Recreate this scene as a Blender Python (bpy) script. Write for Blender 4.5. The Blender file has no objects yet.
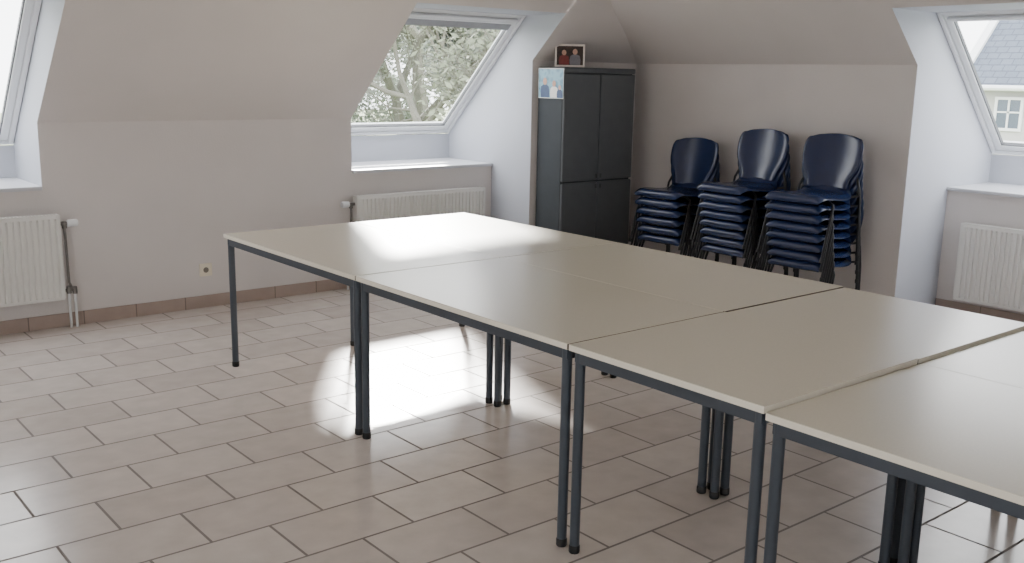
import bpy, bmesh, math, random
from mathutils import Vector, Matrix
random.seed(7)
S = bpy.context.scene
COL = S.collection
R = math.radians

# ------------------------------------------------------------------ helpers
class MB:
    def __init__(s): s.bm = bmesh.new(); s.bev = False
    def box(s, x0, x1, y0, y1, z0, z1, bev=0.0, seg=2, mat=0):
        return s.obox(((x0+x1)/2, (y0+y1)/2, (z0+z1)/2), (1,0,0), (0,1,0), (0,0,1), (x1-x0, y1-y0, z1-z0), bev, seg, mat)
    def obox(s, c, ax, ay, az, d, bev=0.0, seg=2, mat=0):
        m = Matrix.Identity(4)
        for i, (a, k) in enumerate(zip((ax, ay, az), d)):
            a = Vector(a).normalized()*k
            for j in range(3): m[j][i] = a[j]
        for j in range(3): m[j][3] = c[j]
        r = bmesh.ops.create_cube(s.bm, size=1.0, matrix=m)
        vs = r['verts']
        for f in {f for v in vs for f in v.link_faces}: f.material_index = mat
        if bev > 0:
            s.bev = True
            es = list({e for v in vs for e in v.link_edges})
            bmesh.ops.bevel(s.bm, geom=es, offset=bev, segments=seg, affect='EDGES', profile=.5)
        return s
    def poly(s, pts, mat=0):
        f = s.bm.faces.new([s.bm.verts.new(p) for p in pts]); f.material_index = mat
        return s
    def tube(s, pts, r, n=10, cap=True, mat=0):
        pts = [Vector(p) for p in pts]
        rs = r if isinstance(r, (list, tuple)) else [r]*len(pts)
        rings = []; prev = None
        for i, p in enumerate(pts):
            t = (pts[min(i+1, len(pts)-1)] - pts[max(i-1, 0)]).normalized()
            if prev is None:
                a = Vector((1,0,0)) if abs(t.x) < .8 else Vector((0,1,0))
                nrm = (a - t*a.dot(t)).normalized()
            else:
                nrm = (prev - t*prev.dot(t)).normalized()
            prev = nrm; b = t.cross(nrm)
            rings.append([s.bm.verts.new(p + (nrm*math.cos(2*math.pi*k/n) + b*math.sin(2*math.pi*k/n))*rs[i]) for k in range(n)])
        for i in range(len(rings)-1):
            for k in range(n):
                f = s.bm.faces.new((rings[i][k], rings[i][(k+1) % n], rings[i+1][(k+1) % n], rings[i+1][k])); f.material_index = mat
        if cap:
            s.bm.faces.new(rings[0][::-1]); s.bm.faces.new(rings[-1])
        return s
    def grid(s, fn, nu, nv):
        g = [[s.bm.verts.new(fn(i/(nu-1), j/(nv-1))) for j in range(nv)] for i in range(nu)]
        for i in range(nu-1):
            for j in range(nv-1):
                s.bm.faces.new((g[i][j], g[i+1][j], g[i+1][j+1], g[i][j+1]))
        return s
    def build(s, name, mats, parent=None, smooth=40, fix=True):
        if fix: bmesh.ops.recalc_face_normals(s.bm, faces=s.bm.faces)
        me = bpy.data.meshes.new(name); s.bm.to_mesh(me); s.bm.free()
        if not isinstance(mats, (list, tuple)): mats = [mats]
        for m in mats: me.materials.append(m)
        if smooth:
            me.polygons.foreach_set('use_smooth', [True]*len(me.polygons))
            me.set_sharp_from_angle(angle=R(smooth))
        o = bpy.data.objects.new(name, me); COL.objects.link(o)
        if s.bev and smooth:
            wn = o.modifiers.new('weighted', 'WEIGHTED_NORMAL'); wn.keep_sharp = True
        if parent: o.parent = parent
        return o
def tag(o, label, cat, group=None, kind=None):
    o['label'] = label; o['category'] = cat
    if group: o['group'] = group
    if kind: o['kind'] = kind
    return o
def empty(name, loc, rz=0):
    e = bpy.data.objects.new(name, None); COL.objects.link(e)
    e.location = loc; e.rotation_euler = (0,0,rz); e.empty_display_size = .1
    return e
def copy_tree(o, parent=None):
    c = o.copy(); COL.objects.link(c); c.parent = parent
    for ch in list(o.children): copy_tree(ch, c)
    return c

# ------------------------------------------------------------------ materials
def lin(c): return tuple(((x/255)/12.92 if x/255 <= .04045 else ((x/255+.055)/1.055)**2.4) for x in c) + (1,)
def mat(name, rgb, rough=.5, metal=0, noise=0, nscale=8, bump=0, bscale=60, spec=.5):
    m = bpy.data.materials.new(name); m.use_nodes = True
    nt = m.node_tree; b = nt.nodes['Principled BSDF']
    b.inputs['Base Color'].default_value = lin(rgb); b.inputs['Roughness'].default_value = rough
    b.inputs['Metallic'].default_value = metal; b.inputs['Specular IOR Level'].default_value = spec
    tc = nt.nodes.new('ShaderNodeTexCoord')
    if noise:
        n = nt.nodes.new('ShaderNodeTexNoise'); n.inputs['Scale'].default_value = nscale; n.inputs['Detail'].default_value = 4
        nt.links.new(tc.outputs['Object'], n.inputs['Vector'])
        r = nt.nodes.new('ShaderNodeValToRGB'); c = lin(rgb)
        r.color_ramp.elements[0].position = .3; r.color_ramp.elements[1].position = .7
        r.color_ramp.elements[0].color = tuple(x*(1-noise) for x in c[:3]) + (1,)
        r.color_ramp.elements[1].color = tuple(min(1, x*(1+noise)) for x in c[:3]) + (1,)
        nt.links.new(n.outputs['Fac'], r.inputs['Fac']); nt.links.new(r.outputs['Color'], b.inputs['Base Color'])
    if bump:
        n2 = nt.nodes.new('ShaderNodeTexNoise'); n2.inputs['Scale'].default_value = bscale; n2.inputs['Detail'].default_value = 3
        nt.links.new(tc.outputs['Object'], n2.inputs['Vector'])
        bp = nt.nodes.new('ShaderNodeBump'); bp.inputs['Strength'].default_value = bump; bp.inputs['Distance'].default_value = .01
        nt.links.new(n2.outputs['Fac'], bp.inputs['Height']); nt.links.new(bp.outputs['Normal'], b.inputs['Normal'])
    return m
M = {}
M['wall'] = mat('plaster_wall', (211,205,202), .8, 0, .04, 1.5, .12, 90)
M['slope'] = mat('plaster_slope', (207,201,198), .85, 0, .04, 1.2, .15, 70)
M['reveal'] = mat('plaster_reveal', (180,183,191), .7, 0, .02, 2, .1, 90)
M['ceil'] = mat('plaster_ceiling', (216,212,207), .85, 0, .02, 2)
M['pvc'] = mat('white_pvc', (226,228,230), .35, 0, .01, 3)
M['gasket'] = mat('rubber_gasket', (96,98,101), .6, 0, .05, 20)
M['slat'] = mat('grey_blind_slats', (160,162,166), .5, 0, .05, 20)
M['sill'] = mat('window_sill_stone', (198,199,204), .35, 0, .02, 5)
M['top'] = mat('cream_laminate', (224,217,199), .23, 0, .02, 130, .006, 200, 1.0)
M['edge'] = mat('pale_edge_band', (234,228,213), .4, 0, .02, 30)
M['edge_gap_shade'] = mat('gap_shade_edge_band', (104,94,80), .5, 0, .05, 30)  # shade of the gaps between tables, put into the edge colour
M['steel'] = mat('blue_grey_powder_coat', (68,75,84), .42, .25, .04, 40, .03, 300)
M['cap'] = mat('black_plastic_cap', (24,25,27), .5, 0, .05, 30)
M['rad'] = mat('radiator_enamel', (222,221,217), .4, 0, .02, 4)
M['brass'] = mat('grey_pipe_metal', (120,116,112), .4, .6, .08, 30)
M['plastic'] = mat('dark_grey_plastic', (84,88,92), .55, 0, .05, 12, .06, 160, .4)
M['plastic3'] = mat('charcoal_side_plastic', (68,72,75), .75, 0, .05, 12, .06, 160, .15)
M['plastic2'] = mat('darker_grey_plastic', (60,63,66), .5, 0, .06, 12, .06, 160)
M['shell'] = mat('navy_polypropylene', (28,43,79), .25, 0, .06, 14, .02, 260, .55)
M['tubeblk'] = mat('black_tube', (26,27,30), .4, .2, .05, 30)
M['outlet'] = mat('cream_outlet', (230,222,204), .4, 0, .02, 20)
M['hole'] = mat('dark_socket', (110,104,94), .6, 0, .05, 20)
M['bark'] = mat('lichen_bark', (96,95,84), .9, 0, .2, 3)
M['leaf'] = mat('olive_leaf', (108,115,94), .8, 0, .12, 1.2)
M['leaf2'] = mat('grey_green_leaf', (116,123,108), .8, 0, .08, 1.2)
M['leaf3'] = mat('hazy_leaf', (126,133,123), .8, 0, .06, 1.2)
M['leafd'] = mat('dark_leaf', (98,108,88), .8, 0, .12, 1.2)
M['render'] = mat('house_render', (182,181,180), .85, 0, .05, 2)
M['housepane'] = mat('house_glass', (84,95,108), .15, 0, .05, 3)
M['brick'] = mat('chimney_brick', (140,92,76), .85, 0, .15, 12)
M['grass'] = mat('grass_ground', (110,122,84), .95, 0, .25, .6)
M['white'] = mat('white_card', (236,234,230), .6, 0, .01, 20)
M['frame'] = mat('pale_wood_picture_frame', (222,214,206), .4, 0, .06, 40)
M['darkcard'] = mat('dark_card', (50,44,42), .5, 0, .05, 30)
M['ink'] = mat('blue_ink', (40,66,108), .5, 0, .15, 30)
M['skinp'] = mat('printed_skin_tone', (196,154,134), .5, 0, .08, 60)
M['redp'] = mat('printed_red', (128,58,56), .5, 0, .12, 60)
M['greyp'] = mat('printed_grey', (120,118,124), .5, 0, .12, 60)

def brick_mat(name, c1, c2, mortar, w, h, ms, rough, off=(0,0), axes='XY', bump=.4, mott=.9):
    m = bpy.data.materials.new(name); m.use_nodes = True
    nt = m.node_tree; b = nt.nodes['Principled BSDF']; N = nt.nodes.new; L = nt.links.new
    tc = N('ShaderNodeTexCoord'); sp = N('ShaderNodeSeparateXYZ'); L(tc.outputs['Object'], sp.inputs[0])
    cb = N('ShaderNodeCombineXYZ'); L(sp.outputs[axes[0]], cb.inputs[0]); L(sp.outputs[axes[1]], cb.inputs[1])
    mp = N('ShaderNodeMapping'); mp.inputs['Location'].default_value = (off[0], off[1], 0); L(cb.outputs[0], mp.inputs[0])
    br = N('ShaderNodeTexBrick'); L(mp.outputs[0], br.inputs['Vector'])
    br.inputs['Scale'].default_value = 1; br.inputs['Brick Width'].default_value = w; br.inputs['Row Height'].default_value = h
    br.inputs['Mortar Size'].default_value = ms; br.inputs['Mortar Smooth'].default_value = .15; br.inputs['Bias'].default_value = 0
    br.inputs['Color1'].default_value = lin(c1); br.inputs['Color2'].default_value = lin(c2); br.inputs['Mortar'].default_value = lin(mortar)
    br.offset = .5
    no = N('ShaderNodeTexNoise'); no.inputs['Scale'].default_value = 9; no.inputs['Detail'].default_value = 6; L(tc.outputs['Object'], no.inputs['Vector'])
    rp = N('ShaderNodeValToRGB'); rp.color_ramp.elements[0].position = .3; rp.color_ramp.elements[1].position = .75
    rp.color_ramp.elements[0].color = (mott,mott-.005,mott-.01,1); rp.color_ramp.elements[1].color = (1.03,1.03,1.03,1)
    L(no.outputs['Fac'], rp.inputs['Fac'])
    mx = N('ShaderNodeMix'); mx.data_type = 'RGBA'; mx.blend_type = 'MULTIPLY'; mx.inputs['Factor'].default_value = 1
    L(br.outputs['Color'], mx.inputs['A']); L(rp.outputs['Color'], mx.inputs['B']); L(mx.outputs['Result'], b.inputs['Base Color'])
    rr = N('ShaderNodeMapRange'); rr.inputs['To Min'].default_value = rough; rr.inputs['To Max'].default_value = .8
    L(br.outputs['Fac'], rr.inputs['Value']); L(rr.outputs['Result'], b.inputs['Roughness'])
    bp = N('ShaderNodeBump'); bp.invert = True; bp.inputs['Strength'].default_value = bump; bp.inputs['Distance'].default_value = .004
    L(br.outputs['Fac'], bp.inputs['Height']); L(bp.outputs['Normal'], b.inputs['Normal'])
    return m
M['floor'] = brick_mat('floor_tiles', (209,200,193), (197,187,180), (124,116,111), .43, .288, .0055, .20, (.05,.06), 'XY', .35, .90)
M['skirt'] = brick_mat('skirting_tiles', (170,153,143), (163,146,136), (128,116,108), .33, .4, .004, .4, (0,.1), 'XZ')
M['skirtY'] = brick_mat('skirting_tiles_side', (170,153,143), (163,146,136), (128,116,108), .33, .4, .004, .4, (0,.1), 'YZ')
M['slate'] = brick_mat('slate_roof', (90,99,113), (82,91,106), (68,76,90), .3, .16, .014, .6, (0,0), 'YX', .2)

def glass():
    m = bpy.data.materials.new('window_glass'); m.use_nodes = True
    nt = m.node_tree; nt.nodes.remove(nt.nodes['Principled BSDF']); N = nt.nodes.new; L = nt.links.new
    t = N('ShaderNodeBsdfTransparent'); t.inputs['Color'].default_value = (.97,.98,.98,1)
    g = N('ShaderNodeBsdfGlossy'); g.inputs['Roughness'].default_value = .02
    x = N('ShaderNodeMixShader'); x.inputs[0].default_value = .05; L(t.outputs[0], x.inputs[1]); L(g.outputs[0], x.inputs[2])
    L(x.outputs[0], nt.nodes['Material Output'].inputs['Surface'])
    return m
M['glass'] = glass()
def picture(name, cols, scale, seed):
    m = bpy.data.materials.new(name); m.use_nodes = True
    nt = m.node_tree; b = nt.nodes['Principled BSDF']; N = nt.nodes.new; L = nt.links.new
    tc = N('ShaderNodeTexCoord'); mp = N('ShaderNodeMapping'); mp.inputs['Location'].default_value = (seed, seed*2, seed*3)
    L(tc.outputs['Object'], mp.inputs[0])
    n = N('ShaderNodeTexNoise'); n.inputs['Scale'].default_value = scale; n.inputs['Detail'].default_value = 3; L(mp.outputs[0], n.inputs['Vector'])
    r = N('ShaderNodeValToRGB'); r.color_ramp.interpolation = 'B_SPLINE'
    k = len(cols)
    r.color_ramp.elements[0].position = .32; r.color_ramp.elements[0].color = lin(cols[0])
    r.color_ramp.elements[1].position = .68; r.color_ramp.elements[1].color = lin(cols[-1])
    for i in range(1, k-1):
        e = r.color_ramp.elements.new(.32+.36*i/(k-1)); e.color = lin(cols[i])
    L(n.outputs['Fac'], r.inputs['Fac']); L(r.outputs['Color'], b.inputs['Base Color']); b.inputs['Roughness'].default_value = .3
    return m
M['photo'] = picture('printed_photo_background', [(34,28,28),(62,48,44),(46,36,36),(80,60,54)], 18, 3.1)
M['poster'] = picture('blue_print', [(52,104,140),(84,146,176),(132,180,196),(66,122,160),(96,150,150)], 10, 1.7)

# ------------------------------------------------------------------ dimensions (metres)
YW, ZK, ZS = 6.488, 1.272, .867
XA0, XA1, XM0, XM1 = .30, 1.626, 3.788, 5.111      # the two niches of the left wall
YAP, XB, ZK2 = 5.994, 6.269, 1.72                  # forward knee walls
YC, YC2, XR = 3.4675, 2.15, 6.8455                 # niche of the right wall
TAN = .907; ZO = 2.06; ZC = 2.5
YB, YT, ZB = .60, -.417, 1.10                      # window line, relative to wall face
ya = lambda z: YW - (z-ZK)/TAN
xb_ = lambda z: XB - (z-ZK2)/TAN
X_MIN, Y_MIN = -2.2, -2.8

def struct(mb, name, m, label, cat, smooth=0):
    o = mb.build(name, m, None, smooth, fix=False)
    return tag(o, label, cat, None, 'structure')
# floor
struct(MB().poly([(X_MIN,Y_MIN,0),(XR,Y_MIN,0),(XR,YW,0),(X_MIN,YW,0)]), 'floor', M['floor'], 'beige rectangular floor tiles laid in staggered rows', 'floor')
# left wall (with radiators)
w = MB()
for x0, x1, z in ((X_MIN,XA0,ZK),(XA0,XA1,ZS),(XA1,XM0,ZK),(XM0,XM1,ZS)):
    w.poly([(x0,YW,0),(x1,YW,0),(x1,YW,z),(x0,YW,z)])
struct(w, 'wall_left', M['wall'], 'low pinkish plaster wall carrying two radiators', 'wall')
struct(MB().poly([(XM1,YAP,0),(XB,YAP,0),(XB,YAP,ZK2),(XM1,YAP,ZK2)]), 'wall_back', M['wall'], 'short plaster wall behind the grey cabinet', 'wall')
w = MB()
w.poly([(XB,YAP,0),(XB,YC,0),(XB,YC,ZK2),(XB,YAP,ZK2)])
w.poly([(XB,YC2,0),(XB,Y_MIN,0),(XB,Y_MIN,ZK2),(XB,YC2,ZK2)])
w.poly([(XR,YC,0),(XR,YC2,0),(XR,YC2,ZS),(XR,YC,ZS)])
struct(w, 'wall_right', M['wall'], 'plaster wall behind the stacks of blue chairs', 'wall')
# sloping ceilings
HIP = [(6.269,5.994,1.72),(5.887,5.757,1.936),(5.42,5.50,2.168),(5.0,ya(ZC),ZC)]
HIPC = []
for i in range(3):                                   # rounded plaster: subdivide the hip line
    for k in range(4):
        t = k/4; HIPC.append(tuple(HIP[i][j]+(HIP[i+1][j]-HIP[i][j])*t for j in range(3)))
HIPC.append(HIP[3])
for _ in range(2):
    HIPC = [HIPC[0]] + [tuple((HIPC[i-1][j]+2*HIPC[i][j]+HIPC[i+1][j])/4 for j in range(3)) for i in range(1, len(HIPC)-1)] + [HIPC[-1]]
HIPC = [(p[0], ya(p[2]), p[2]) for p in HIPC]
w = MB()
def strip(x0, x1, z0, z1): w.poly([(x0,ya(z0),z0),(x1,ya(z0),z0),(x1,ya(z1),z1),(x0,ya(z1),z1)])
strip(X_MIN,XA0,ZK,ZC); strip(XA0,XA1,ZO,ZC); strip(XA1,XM0,ZK,ZC); strip(XM0,XM1,ZO,ZC)
w.poly([(XM1,ya(ZK2),ZK2)] + HIPC + [(XM1,ya(ZC),ZC)])
struct(w, 'ceiling', M['slope'], 'sloping plaster ceiling above the radiator wall', 'ceiling')
w = MB()
def sb(u, v):
    i = u*(len(HIPC)-1); p = HIPC[int(round(i))]
    t = v; e = 1-(1-t)**2.2
    y = p[1] + (YC-p[1])*t
    return (p[0] + (xb_(p[2])-p[0])*min(1, e), y, p[2])
w.grid(sb, len(HIPC), 12)
for y0, y1, z0 in ((YC,YC2,ZO),(YC2,Y_MIN,ZK2)):
    w.poly([(xb_(z0),y0,z0),(xb_(z0),y1,z0),(xb_(ZC),y1,ZC),(xb_(ZC),y0,ZC)])
struct(w, 'ceiling', M['slope'], 'sloping plaster ceiling above the stacked chairs', 'ceiling', 60)
struct(MB().poly([(X_MIN,Y_MIN,ZC),(X_MIN,5.6,ZC),(6.0,5.6,ZC),(6.0,Y_MIN,ZC)]), 'ceiling', M['ceil'], 'flat upper ceiling between the slopes', 'ceiling')
# niche linings
def niche_A(x0, x1, label, n, tall):
    w = MB(); yo = ya(ZO); yt = YW+YT; yb = YW+YB; e = .12
    side = [(YW,ZS),(YW,ZK),(yo,ZO),(yt+e,ZO),(yb+e,ZB),(yb+.02,ZB),(yb,ZS)]
    w.poly([(x0,y,z) for y, z in side])
    if tall: w.poly([(x1,y,z) for y, z in [(YW,0),(YAP,0),(YAP,ZK2),(yo,ZO),(yt+e,ZO),(yb+e,ZB),(yb,ZB),(yb,ZS),(YW,ZS)]])
    else: w.poly([(x1,y,z) for y, z in side])
    w.poly([(x0,yb,ZS),(x1,yb,ZS),(x1,yb,ZB),(x0,yb,ZB)])
    w.poly([(x0,yo,ZO),(x1,yo,ZO),(x1,yt+e,ZO),(x0,yt+e,ZO)])
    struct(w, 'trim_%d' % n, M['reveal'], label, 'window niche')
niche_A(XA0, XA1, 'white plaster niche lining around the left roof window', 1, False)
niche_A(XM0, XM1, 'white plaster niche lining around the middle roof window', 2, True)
w = MB(); xo = xb_(ZO); xt = XR+YT; xbm = XR+YB; e = .12
for y in (YC, YC2):
    w.poly([(x,y,z) for x, z in [(XR,0),(XB,0),(XB,ZK2),(xo,ZO),(xt+e,ZO),(xbm+e,ZB),(xbm,ZB),(xbm,ZS),(XR,ZS)]])
w.poly([(xbm,YC,ZS),(xbm,YC2,ZS),(xbm,YC2,ZB),(xbm,YC,ZB)])
w.poly([(xo,YC,ZO),(xo,YC2,ZO),(xt+e,YC2,ZO),(xt+e,YC,ZO)])
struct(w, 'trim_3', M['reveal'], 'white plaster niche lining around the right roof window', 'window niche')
# skirting
struct(MB().box(X_MIN,XM1-.002,YW-.012,YW-.001,0,.085,.003), 'baseboard_left', M['skirt'], 'brown tile skirting along the radiator wall', 'skirting')
struct(MB().box(XM1+.002,XB-.002,YAP-.012,YAP-.001,0,.085,.003), 'baseboard_back', M['skirt'], 'brown tile skirting behind the cabinet', 'skirting')
struct(MB().box(XB-.012,XB-.001,YC+.002,YAP-.014,0,.085,.003).box(XR-.012,XR-.001,YC2+.002,YC-.002,0,.085,.003), 'baseboard_right', M['skirtY'], 'brown tile skirting along the chair wall', 'skirting')
# unseen walls behind the camera, each with an opening added and sized for fill light
w = MB()
def holed(fn, a0, a1, h0, h1, z0, z1):
    w.poly([fn(a0,0),fn(a1,0),fn(a1,z0),fn(a0,z0)]); w.poly([fn(a0,z1),fn(a1,z1),fn(a1,ZC),fn(a0,ZC)])
    w.poly([fn(a0,z0),fn(h0,z0),fn(h0,z1),fn(a0,z1)]); w.poly([fn(h1,z0),fn(a1,z0),fn(a1,z1),fn(h1,z1)])
holed(lambda a, z: (X_MIN,a,z), Y_MIN, YW, .5, 2.3, .9, 2.15)
struct(w, 'wall_near', M['wall'], 'plaster wall behind the camera on the left', 'wall')
w = MB()
holed(lambda a, z: (a,Y_MIN,z), X_MIN, XB, -1.0, .8, .9, 2.15)
struct(w, 'wall_front', M['wall'], 'plaster wall behind the camera with an unseen opening added for fill light', 'wall')

# ------------------------------------------------------------------ roof windows
def make_window(name, label, loc, rz, W, blind=False):
    root = empty(name, loc, rz); tag(root, label, 'window', None, 'structure')
    b0 = Vector((0,YB,ZB)); t0 = Vector((0,YT,ZO)); sv = (t0-b0); Ls = sv.length; sv.normalize()
    n = Vector((0, sv.z, -sv.y)); X = Vector((1,0,0))
    def bar(mb, x0, x1, s0, s1, d0, d1, bev=.004):
        c = b0 + X*((x0+x1)/2) + sv*((s0+s1)/2) + n*((d0+d1)/2)
        mb.obox(c, X, sv, n, (x1-x0, s1-s0, d1-d0), bev)
    def ring(mb, a, s0, s1, wdt, d0, d1, bev=.004):
        bar(mb, -a, -a+wdt, s0, s1, d0, d1, bev); bar(mb, a-wdt, a, s0, s1, d0, d1, bev)
        bar(mb, -a+wdt, a-wdt, s0, s0+wdt, d0, d1, bev); bar(mb, -a+wdt, a-wdt, s1-wdt, s1, d0, d1, bev)
    a = W/2-.004
    m = MB(); ring(m, a, .003, Ls-.003, .03, .0, .11); m.build('frame', M['pvc'], root)
    m = MB(); ring(m, a-.035, .036, Ls-.036, .045, .010, .06, .006); sash = m.build('sash', M['pvc'], root)
    m = MB(); ring(m, a-.081, .082, Ls-.082, .007, .02, .045, 0); m.build('gasket', M['gasket'], sash)
    m = MB(); P = lambda x, s: b0 + X*x + sv*s + n*.036
    q = a-.082; m.poly([P(-q,.083),P(q,.083),P(q,Ls-.083),P(-q,Ls-.083)]); m.build('pane', M['glass'], root, 0)
    m = MB(); bar(m, -a+.06, a-.06, Ls-.072, Ls-.045, -.018, .009, .007); m.build('ventilation_bar', M['pvc'], root)
    if blind:
        m = MB(); bar(m, -a+.084, a-.084, Ls-.104, Ls-.086, -.002, .03, .004); bl = m.build('blind_rail', M['pvc'], root)
        m = MB()
        for i in range(6): bar(m, -a+.088, a-.088, Ls-.113-.010*i, Ls-.106-.010*i, -.002, .03, 0)
        m.build('slats', M['slat'], bl, 0)
    m = MB(); m.box(-W/2+.002, W/2-.002, -.025, YB-.002, ZS-.001, ZS+.024, .006); m.build('sill', M['sill'], root)
    return root
make_window('window_1', 'white roof window at the left edge above a deep sill', ((XA0+XA1)/2,YW,0), 0, XA1-XA0)
make_window('window_2', 'white roof window with a view of bare tree branches', ((XM0+XM1)/2,YW,0), 0, XM1-XM0, True)
make_window('window_3', 'white roof window showing a neighbouring slate roof', (XR,(YC+YC2)/2,0), R(-90), YC-YC2)

# ------------------------------------------------------------------ tables
HT, TH = .74, .022
def make_table(Ly, Wx, ends, back):
    root = empty('table', (0,0,0))
    a, b = Wx/2, Ly/2
    m = MB(); m.box(-a,a,-b,b,HT-TH,HT,.0016,2,0)
    m.bm.normal_update()
    for f in m.bm.faces:
        if abs(f.normal.z) < .3: f.material_index = 2 if ((ends and f.normal.y < -.5) or (back and f.normal.x < -.5)) else 1  # gap-facing edges coloured dark so the seams read as shaded
    m.build('tabletop', [M['top'], M['edge'], M['edge_gap_shade']], root)
    m = MB(); i = .014; w = .028; z0, z1 = HT-TH-.040, HT-TH-.001
    m.box(-a+i,-a+i+w,-b+i,b-i,z0,z1,.004); m.box(a-i-w,a-i,-b+i,b-i,z0,z1,.004)
    m.box(-a+i+w,a-i-w,-b+i,-b+i+w,z0,z1,.004); m.box(-a+i+w,a-i-w,b-i-w,b-i,z0,z1,.004)
    m.build('frame', M['steel'], root)
    for sx in (-1,1):
        for sy in (-1,1):
            x, y = sx*(a-.029), sy*(b-.029)
            m = MB(); m.tube([(x,y,.022),(x,y,HT-TH-.002)], .0175, 16); lg = m.build('leg', M['steel'], root)
            m = MB(); m.tube([(x,y,0),(x,y,.004),(x,y,.026),(x,y,.03)], [.017,.0195,.0195,.017], 16); m.build('foot', M['cap'], lg)
    return root
X0, X1, X2 = 2.163, 2.969, 3.776
YS = [5.075, 3.690, 2.325, 1.537, .17]
G = 'cream meeting tables pushed together in two rows'
LBL = {
 (0,0):'long cream table at the free left end of the front row, above the sunlit floor',
 (0,1):'long cream table in the front row between the end table and the short square table',
 (0,2):'short square cream table in the front row, top edge raised above its right neighbour',
 (0,3):'cream table at the front right, cut off by the bottom right of the photo',
 (1,0):'long cream table in the back row nearest the cabinet, brightest with window glare',
 (1,1):'long cream table in the back row directly before the stacked blue chairs',
 (1,2):'short cream table in the back row right of the chair stacks',
 (1,3):'cream table in the back row cut off at the right edge below the radiator'}
protos = {}
for r in range(2):
    for k in range(4):
        L = ('S' if k == 2 else 'L', 0 if k == 3 else r)
        ly = .789 if k == 2 else 1.364
        if L not in protos:
            protos[L] = make_table(ly, .8045, k != 2, r == 1); o = protos[L]
        else:
            o = copy_tree(protos[L])
        yc = (YS[k]+YS[k+1])/2; xc = (X0+X1)/2 if r == 0 else (X1+X2)/2
        gap = .0075
        o.location = (xc + (.0012 if r and k < 3 else 0), yc, 0); o.scale = (1.0022 if k == 3 else 1, (YS[k]-YS[k+1]-gap)/ly, [[1,1,1,.979],[1,1,.995,.979]][r][k])
        o.rotation_euler.z = R([[.0,.0,.04,0],[0,.02,-.03,0]][r][k])
        tag(o, LBL[(r,k)], 'table', G)

# ------------------------------------------------------------------ radiators
def make_radiator(label, loc, rz, z0, z1, valve):
    W = 1.2; d = .1; root = empty('radiator', loc, rz)       # local: faces -Y, back on y=0
    tag(root, label, 'radiator', 'white panel radiators under the roof windows')
    a = W/2
    def panel(yf, yb, nm):
        m = MB(); n = 34; prof = []
        for i in range(n):
            u0 = -a+.02+(W-.04)*i/n; p = (W-.04)/n
            prof += [(u0,yf+.0),(u0+p*.55,yf),(u0+p*.68,yf+.008),(u0+p*.87,yf+.008)]
        prof.append((a-.02,yf))
        zs = [z0+.0,z0+.018,z0+.03,z1-.03,z1-.018,z1-.0]
        rows = []
        for zi, z in enumerate(zs):
            fl = 1 if zi in (2,3) else 0
            rows.append([m.bm.verts.new((x, yf+(y-yf)*fl + (.004 if zi in (0,5) else 0), z)) for x, y in prof])
        for i in range(len(zs)-1):
            for k in range(len(prof)-1):
                m.bm.faces.new((rows[i][k],rows[i][k+1],rows[i+1][k+1],rows[i+1][k]))
        m.box(-a+.004,a-.004,yf+.009,yb,z0+.004,z1-.004,.002)
        for s in (-1,1): m.box(min(s*a,s*(a-.02)),max(s*a,s*(a-.02)),yf+.001,yb,z0,z1,.003)
        return m.build(nm, M['rad'], root, 30)
    panel(-d,-d+.02,'front_panel'); panel(-.05,-.035,'rear_panel')
    for s in (-1,1):
        m = MB(); m.box(min(s*a,s*(a+.004)),max(s*a,s*(a+.004)),-d+.004,-.035,z0+.01,z1+.004,.001)
        m.build('side_panel', M['rad'], root)
    m = MB(); m.box(-a,a,-d+.002,-d+.012,z1,z1+.006); m.box(-a,a,-.045,-.035,z1,z1+.006)
    for i in range(60):
        x = -a+.01+(W-.02)*i/59; m.box(x-.004,x+.004,-d+.012,-.045,z1,z1+.005)
    m.build('top_grille', M['rad'], root, 0)
    for s in (-1,1):
        m = MB(); m.box(s*.42-.015,s*.42+.015,-.035,-.001,z0+.05,z1-.05,.003)
        m.build('wall_bracket', M['rad'], root)
    s = valve; xe = s*(a+.004); yv = -.06; zt = z1-.055; zb = z0+.05
    m = MB(); m.tube([(xe,yv,zt),(xe+s*.045,yv,zt)], .012, 12); m.tube([(xe+s*.03,yv,zt-.03),(xe+s*.03,yv,zt+.012)], .015, 12)
    v = m.build('valve', M['brass'], root)
    m = MB(); m.tube([(xe+s*.046,yv,zt),(xe+s*.05,yv,zt),(xe+s*.1,yv,zt),(xe+s*.108,yv,zt)], [.016,.022,.024,.019], 16)
    h = m.build('thermostat_head', M['pvc'], v); h['label'] = 'white thermostat head'
    m = MB(); p = [(xe+s*.03,yv,zt-.03),(xe+s*.034,yv,zb+.05),(xe+s*.055,yv,zb+.0)]
    m.tube(p, .008, 10); m.build('riser_pipe', M['brass'], root)
    m = MB(); m.tube([(xe,yv,zb),(xe+s*.075,yv,zb)], .011, 12); m.tube([(xe+s*.03,yv,zb-.02),(xe+s*.03,yv,zb+.025)], .015, 12); m.tube([(xe+s*.065,yv,zb-.025),(xe+s*.065,yv,zb+.02)], .014, 12)
    m.build('lockshield_valve', M['brass'], root)
    for q in (.03,.065):
        m = MB(); m.tube([(xe+s*q,yv,zb-.02),(xe+s*q,yv,.001)], .008, 10); m.build('floor_pipe', M['pvc'], root)
    return root
make_radiator('white panel radiator at the left edge with thermostat on its right end', (1.692-.604,YW-.001,0), 0, .19, .715, 1)
make_radiator('white panel radiator below the middle window, half hidden by the tables', (3.77+.604,YW-.001,0), 0, .19, .70, -1)
make_radiator('white panel radiator at the right edge inside the right window niche', (XR-.001,3.30-.604,0), R(-90), .12, .655, 1)

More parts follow.
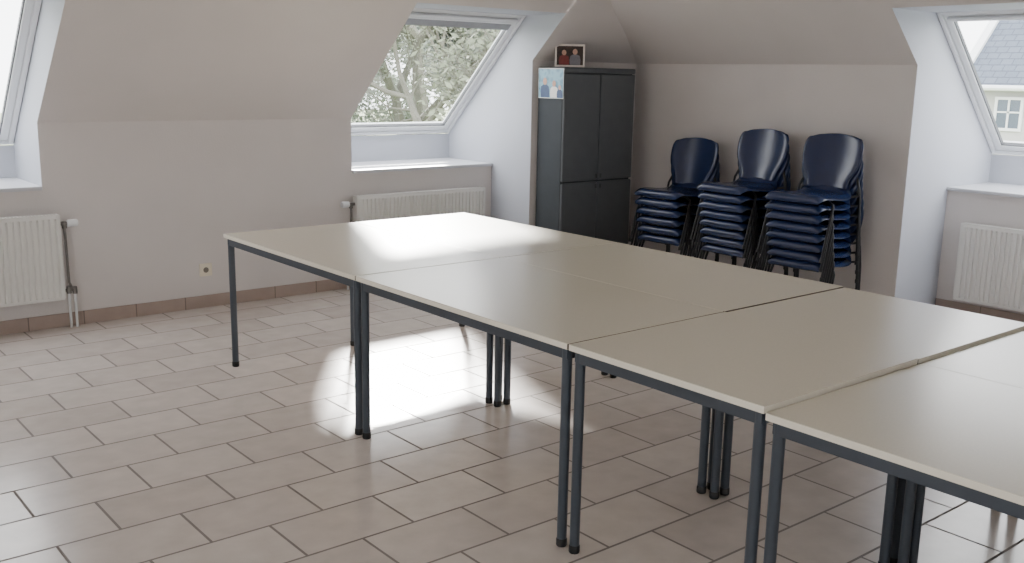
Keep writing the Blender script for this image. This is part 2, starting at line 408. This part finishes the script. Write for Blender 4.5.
# ------------------------------------------------------------------ wall outlet
o = empty('wall_outlet', (2.628,YW-.0005,.262)); tag(o, 'cream wall outlet low on the wall between the two radiators', 'outlet')
m = MB(); m.box(-.044,.044,-.014,0,-.044,.044,.005,3); m.build('plate', M['outlet'], o)
m = MB(); m.tube([(0,-.0145,0),(0,-.0155,0)], .019, 24); sk = m.build('socket', M['hole'], o)
m = MB(); m.tube([(0,-.0155,.012),(0,-.023,.012)], .0028, 10); m.build('earth_pin', M['brass'], sk)

# ------------------------------------------------------------------ cabinet
CX0, CX1, CY0, CY1, CH = 5.153, 5.925, 5.663, 5.975, 1.672
cab = empty('storage_cabinet', ((CX0+CX1)/2,(CY0+CY1)/2,0)); tag(cab, 'tall dark grey plastic cabinet with double doors in the corner', 'cabinet')
hw, hd = (CX1-CX0)/2, (CY1-CY0)/2
m = MB(); m.box(-hw+.006,hw-.006,-hd+.028,hd,.05,CH-.04,.008)
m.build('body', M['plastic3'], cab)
m = MB(); m.box(-hw,hw,-hd+.004,hd,CH-.042,CH,.01,3); m.build('top_panel', M['plastic'], cab)
m = MB(); m.box(-hw+.004,hw-.004,-hd+.012,hd-.002,0,.05,.005); m.build('plinth', M['plastic2'], cab)
for z0, z1 in ((.055,.792),(.804,CH-.046)):
    for s in (-1,1):
        x0, x1 = (-hw+.004,-.004) if s < 0 else (.004,hw-.004)
        m = MB(); m.box(x0,x1,-hd+.002,-hd+.026,z0,z1,.010,3)
        d = m.build('door', M['plastic'], cab, 40)
        zc = z0+.034 if z0 > .5 else z1-.034
        m = MB(); m.box(s*.024-.008,s*.024+.008,-hd-.007,-hd+.003,zc-.018,zc+.018,.003,3); m.build('handle', M['plastic2'], d)
# poster on the cabinet's side
po = empty('poster', (CX0,CY1-.16,CH-.235)); tag(po, 'blue and white printed sheet taped to the upper cabinet side', 'poster')
def curl(z): return -.003*math.sin(z*9)
m = MB(); m.grid(lambda u, v: (-.002+curl(.225*v), -.145+.29*u, .225*v), 10, 8); m.build('paper', M['white'], po, 60)
m = MB(); m.grid(lambda u, v: (-.003+curl(.004+.217*v), -.141+.282*u, .004+.217*v), 10, 8); m.build('printed_picture', M['poster'], po, 60)
def figure(P, parent, cx, cz, sc, body, head, d):
    m = MB(); m.poly([P(cx+x*sc, cz+z*sc, d) for x, z in [(-.9,0),(.9,0),(.95,.8),(.8,1.5),(.35,1.75),(-.35,1.75),(-.8,1.5),(-.95,.8)]])
    b = m.build('printed_figure', body, parent, 0)
    m = MB(); m.poly([P(cx+.42*sc*math.cos(k*math.pi/8), cz+(2.2+.5*math.sin(k*math.pi/8))*sc, d+.0003) for k in range(16)])
    m.build('printed_face', head, b, 0)
PP = lambda y, z, d: (-.0045-d+curl(z), y, z)
figure(PP, po, .065, .006, .055, M['ink'], M['skinp'], 0); figure(PP, po, -.04, .006, .048, M['white'], M['skinp'], .0004); figure(PP, po, -.105, .006, .035, M['ink'], M['skinp'], .0008)
# framed photo on top
pf = empty('picture_frame', (5.325,5.80,CH+.001), R(-38)); tag(pf, 'small framed photo with red tones standing on top of the cabinet', 'picture frame')
tilt = Vector((0,.17,1)).normalized(); nn = Vector((0,-1,.17)).normalized(); ux = Vector((1,0,0))
def fb(m, x0, x1, s0, s1, d0, d1, bev=.002):
    m.obox(ux*((x0+x1)/2)+tilt*((s0+s1)/2)+nn*((d0+d1)/2), ux, tilt, nn, (x1-x0,s1-s0,d1-d0), bev)
m = MB(); W2, H2, q = .115, .175, .013
fb(m,-W2,-W2+q,.002,H2,0,.016); fb(m,W2-q,W2,.002,H2,0,.016); fb(m,-W2+q,W2-q,.002,.002+q,0,.016); fb(m,-W2+q,W2-q,H2-q,H2,0,.016)
m.build('frame', M['frame'], pf)
m = MB(); fb(m,-W2+q,W2-q,q,H2-q,.001,.006,0); m.build('backing_board', M['darkcard'], pf)
m = MB(); fb(m,-.098,.098,.018,.158,.006,.0075,0); ph = m.build('photo', M['photo'], pf)
PF = lambda x, s, d: tuple(ux*x + tilt*s + nn*(.0079+d))
figure(PF, pf, -.045, .019, .042, M['redp'], M['skinp'], 0); figure(PF, pf, .04, .019, .045, M['greyp'], M['skinp'], .0004)
m = MB(); m.obox((0,.055,.056),(1,0,0),(0,.46,.89),(0,.89,-.46),(.04,.115,.003),.001); m.build('easel_leg', M['darkcard'], pf)

# ------------------------------------------------------------------ stacking chairs
def interp(tab, t):
    n = len(tab)-1; f = min(max(t*n, 0), n-1e-6); i = int(f); f -= i
    return [tab[i][k]*(1-f)+tab[i+1][k]*f for k in range(len(tab[0]))]
SEAT = [(-.214,.398,.182),(-.225,.406,.192),(-.230,.421,.203),(-.226,.439,.212),(-.207,.453,.219),(-.165,.460,.224),(-.09,.453,.226),(0,.443,.226),(.09,.440,.221),(.15,.448,.210),(.185,.466,.188),(.198,.488,.160)]
BACK = [(.194,.470,.156),(.206,.51,.156),(.216,.55,.172),(.224,.59,.197),(.232,.635,.217),(.242,.69,.226),(.253,.745,.227),(.262,.79,.222),(.268,.822,.207),(.272,.845,.174),(.274,.858,.118)]
def make_chair():
    root = empty('stacking_chair', (0,0,0))
    def seat(u, v):
        x, z, h = interp(SEAT, u); k = v*2-1
        mid = 1 if .4 < u < .9 else .35
        ed = max(0, abs(k)-.70)/.30
        return (x, k*h*(1-.012*ed), z - .013*mid*(1-k*k) - .036*ed**1.8*(1 if u > .3 else u/.3)*(1 if u < .85 else (1-u)/.15))
    m = MB(); m.grid(seat, 27, 21); s = m.build('seat', M['shell'], root, 80)
    md = s.modifiers.new('thick', 'SOLIDIFY'); md.thickness = .006; md.offset = -1
    md = s.modifiers.new('sub', 'SUBSURF'); md.levels = 1; md.render_levels = 1
    def back(u, v):
        x, z, h = interp(BACK, u); k = v*2-1
        ed = max(0, abs(k)-.75)/.25
        return (x - .045*k*k*(h/.22) + .014*ed*ed, k*h, z - (.012*k*k if u > .85 else 0))
    m = MB(); m.grid(back, 25, 17); b = m.build('backrest', M['shell'], root, 80)
    md = b.modifiers.new('thick', 'SOLIDIFY'); md.thickness = .009; md.offset = 0
    md = b.modifiers.new('sub', 'SUBSURF'); md.levels = 1; md.render_levels = 1
    rr = .0088
    for sy in (-1,1):
        m = MB(); m.tube([(-.215,sy*.244,.012),(-.128,sy*.240,.325),(-.112,sy*.236,.368),(-.10,sy*.224,.388),(-.095,sy*.18,.411)], rr, 10)
        l = m.build('leg', M['tubeblk'], root)
        m = MB(); m.tube([(-.2155,sy*.244,0),(-.212,sy*.244,.026)], .012, 10); m.build('foot', M['cap'], l)
        m = MB(); m.tube([(.225,sy*.244,.012),(.208,sy*.240,.40),(.212,sy*.230,.47),(.226,sy*.20,.54),(.243,sy*.17,.62),(.258,sy*.16,.70)], rr, 10)
        l = m.build('leg', M['tubeblk'], root)
        m = MB(); m.tube([(.2255,sy*.244,0),(.2245,sy*.244,.026)], .012, 10); m.build('foot', M['cap'], l)
    m = MB(); m.tube([(-.095,-.18,.411),(-.095,.18,.411)], rr, 10); m.tube([(.208,-.234,.43),(.16,-.18,.420),(.16,.18,.420),(.208,.234,.43)], rr, 10)
    for sy in (-1,1): m.tube([(-.095,sy*.17,.411),(.16,sy*.17,.420)], rr*.9, 8)
    m.build('seat_frame', M['tubeblk'], root)
    return root
chair0 = make_chair(); used = False
STK = [(5.87,5.10,6,R(3),'left stack beside the grey cabinet',.070),(5.885,4.475,8,R(-2),'middle stack of the three',.0645),(5.87,3.875,8,R(2),'right stack nearest the window niche',.0645)]
ORD = ['topmost','second from top','third from top','fourth from top','fifth from top','sixth from top','seventh from top','bottom']
for x, y, n, rz, wh, pz in STK:
    for k in range(n):
        o = chair0 if not used else copy_tree(chair0); used = True
        o.location = (x - .011*k*math.cos(rz), y + random.uniform(-.003,.003), pz*k); o.rotation_euler.z = rz; o.scale = (1,1,.94)
        wd = 'bottom' if k == 0 else ORD[n-1-k]
        tag(o, 'navy plastic chair, %s in the %s' % (wd, wh), 'chair', 'navy stacking chairs along the right wall')

# ------------------------------------------------------------------ outside
ZG = -3.0
struct(MB().poly([(-60,7.8,ZG),(90,7.8,ZG),(90,110,ZG),(-60,110,ZG)]).poly([(8.2,-60,ZG),(90,-60,ZG),(90,7.8,ZG),(8.2,7.8,ZG)]), 'ground', M['grass'], 'grassy ground outside below the roof windows', 'ground')
def make_tree(name, loc, label, seed, leaves, lm, spread=1.0, zmax=7.6, sc=1.0):
    rnd = random.Random(seed); root = empty(name, loc); tag(root, label, 'tree')
    tr, br, lf = MB(), MB(), MB(); tips = []
    def grow(p, d, L, r, dep):
        n = 3; pts = [p]; q = p.copy(); dd = d.copy()
        for i in range(n):
            dd = (dd + Vector((rnd.uniform(-.25,.25),rnd.uniform(-.25,.25),rnd.uniform(-.12,.16)))).normalized()
            if q.z > zmax-.7: dd.z = min(dd.z, -.05); dd.normalize()
            q = q + dd*L/n; pts.append(q.copy())
        (tr if dep == 0 else br).tube(pts, [r, r*.88, r*.76, r*.64], 6 if dep < 3 else 4, False)
        if dep >= 4: tips.extend(pts[1:])
        if dep == 6: return
        for c in range(4 if dep == 0 else rnd.choice((3,3,3,3))):
            az = rnd.uniform(0, 6.283); tl = rnd.uniform(.5, 1.05)*spread
            a = dd.orthogonal().normalized(); b = dd.cross(a)
            nd = (dd*math.cos(tl) + (a*math.cos(az)+b*math.sin(az))*math.sin(tl)); nd.z = nd.z*.8+.06
            st = pts[rnd.choice((2,3,3))] if dep else pts[rnd.choice((2,3))]
            grow(st, nd.normalized(), L*rnd.uniform(.62,.86), r*.58, dep+1)
    grow(Vector((0,0,0)), Vector((0,0,1)), 2.9*sc, .2*sc, 0)
    tr.build('trunk', M['bark'], root); br.build('branches', M['bark'], root)
    for i in range(leaves):
        p = rnd.choice(tips) + Vector((rnd.gauss(0,.16),rnd.gauss(0,.16),rnd.gauss(0,.16)))*sc
        a = Vector((rnd.uniform(-1,1),rnd.uniform(-1,1),rnd.uniform(-1,1))).normalized(); b = a.orthogonal().normalized(); s = rnd.uniform(.03,.065)*sc
        lf.poly([p+a*s*1.6, p+b*s*.7, p-a*s*1.6, p-b*s*.7])
    lf.build('foliage', lm, root, 0)
    return root
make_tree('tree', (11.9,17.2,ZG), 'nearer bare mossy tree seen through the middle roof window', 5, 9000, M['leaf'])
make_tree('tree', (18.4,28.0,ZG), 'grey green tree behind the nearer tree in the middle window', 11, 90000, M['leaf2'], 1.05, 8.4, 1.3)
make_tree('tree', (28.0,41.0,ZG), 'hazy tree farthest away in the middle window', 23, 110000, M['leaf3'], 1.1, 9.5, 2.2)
def bush(loc, rx, rz_, n, seed, label):
    rnd = random.Random(seed); root = empty('shrub', loc); tag(root, label, 'shrub')
    m = MB(); m.tube([(0,0,0),(0,0,rz_)], [.12,.05], 8); m.build('stem', M['bark'], root)
    m = MB()
    for i in range(n):
        v = Vector((rnd.gauss(0,1),rnd.gauss(0,1),rnd.gauss(0,1))).normalized()*rnd.uniform(.7,1.0)**.5
        p = Vector((v.x*rx, v.y*rx, rz_+v.z*rz_*.95)); a = Vector((rnd.uniform(-1,1),rnd.uniform(-1,1),rnd.uniform(-1,1))).normalized(); b = a.orthogonal().normalized(); s = rnd.uniform(.08,.16)
        m.poly([p+a*s*1.5,p+b*s*.8,p-a*s*1.5,p-b*s*.8])
    m.build('foliage', M['leafd'], root, 0)
bush((36.0,64.0,ZG), 7.0, 2.6, 9000, 3, 'dense dark green shrub low behind the trees in the middle window')
# neighbouring house
HX0, HX1, HY0, HY1, HE, HR = 26.0, 37.0, -5.0, 12.75, 1.62, 7.2
h = empty('house', ((HX0+HX1)/2,(HY0+HY1)/2,ZG)); tag(h, 'neighbouring house with slate roof seen through the right window', 'house')
ox, oy = (HX0+HX1)/2, (HY0+HY1)/2
m = MB(); m.box(HX0-ox,HX1-ox,HY0-oy,HY1-oy,0,HE-ZG,.02)
for yy in (HY0-oy+.01, HY1-oy-.01): m.poly([(HX0-ox,yy,HE-ZG),(HX1-ox,yy,HE-ZG),(0,yy,HR-ZG-.1)])
m.build('wall', M['render'], h)
m = MB(); e = .3; z0 = HE-ZG-.1; z1 = HR-ZG
for s in (-1,1):
    d = Vector((s*(HX0-ox-e),0,z0))-Vector((0,0,z1)); c = Vector((0,0,z1))+d*.5
    m.obox(c, d, (0,1,0), Vector((0,1,0)).cross(d), (d.length, HY1-HY0+2*e, .1), .01)
roof = m.build('roof', M['slate'], h, 0)
d = Vector((HX0-ox-e,0,z0))-Vector((0,0,z1))
for yy in (HY0-oy-e-.03, HY1-oy+e+.03):
    c = Vector((0,yy,z1))+d*.5
    m = MB(); m.obox(c, d, (0,1,0), Vector((0,1,0)).cross(d), (d.length,.22,.26), .005); m.build('verge_board', M['pvc'], h)
m = MB(); m.tube([(HX0-ox-e-.06,HY0-oy-e,z0),(HX0-ox-e-.06,HY1-oy+e,z0)], .07, 8); m.build('gutter', M['pvc'], h)
for yw in (11.8,9.4,7.0):
    x = HX0-ox; y = yw-oy; z = .80-ZG
    m = MB(); m.box(x-.05,x+.02,y-.36,y-.29,z-.35,z+.5); m.box(x-.05,x+.02,y+.29,y+.36,z-.35,z+.5); m.box(x-.05,x+.02,y-.29,y+.29,z-.35,z-.28); m.box(x-.05,x+.02,y-.29,y+.29,z+.43,z+.5); m.box(x-.045,x+.02,y-.025,y+.025,z-.28,z+.43); m.box(x-.045,x+.02,y-.29,y+.29,z+.1,z+.14)
    wn = m.build('window', M['pvc'], h)
    m = MB(); m.box(x-.02,x+.01,y-.29,y+.29,z-.28,z+.43); m.build('pane', M['housepane'], wn)
m = MB(); m.box(-.9,-.2,2.2,2.9,z1-1.2,z1+.8,.02); m.build('chimney', M['brick'], h)

# ------------------------------------------------------------------ light
w = bpy.data.worlds.new('overcast_sky'); S.world = w; w.use_nodes = True
bg = w.node_tree.nodes['Background']; bg.inputs['Color'].default_value = (.97,.98,1.0,1); bg.inputs['Strength'].default_value = 8.0
sl = bpy.data.lights.new('sun', 'SUN'); sl.energy = 34; sl.angle = R(4.5); sl.color = (1,.97,.93)
so = bpy.data.objects.new('sun', sl); COL.objects.link(so); so.location = (12,20,12)
so.rotation_euler = Vector((-1.13,-1.74,-1)).to_track_quat('-Z', 'Y').to_euler()

# ------------------------------------------------------------------ camera
yaw, pit, rol = .8807, .2045, .0190
c, s, ct, st = math.cos(yaw), math.sin(yaw), math.cos(pit), math.sin(pit)
r0 = Vector((s,-c,0)); u0 = Vector((c*st,s*st,ct)); f0 = Vector((c*ct,s*ct,-st))
rv = r0*math.cos(rol)+u0*math.sin(rol); uv = u0*math.cos(rol)-r0*math.sin(rol)
cd = bpy.data.cameras.new('camera'); cd.sensor_width = 36; cd.lens = 993.8/1024*36; cd.clip_start = .05; cd.clip_end = 300
co = bpy.data.objects.new('camera', cd); COL.objects.link(co)
mw = Matrix.Identity(4)
for j in range(3): mw[j][0] = rv[j]; mw[j][1] = uv[j]; mw[j][2] = -f0[j]
mw[2][3] = 1.6042
co.matrix_world = mw
S.camera = co
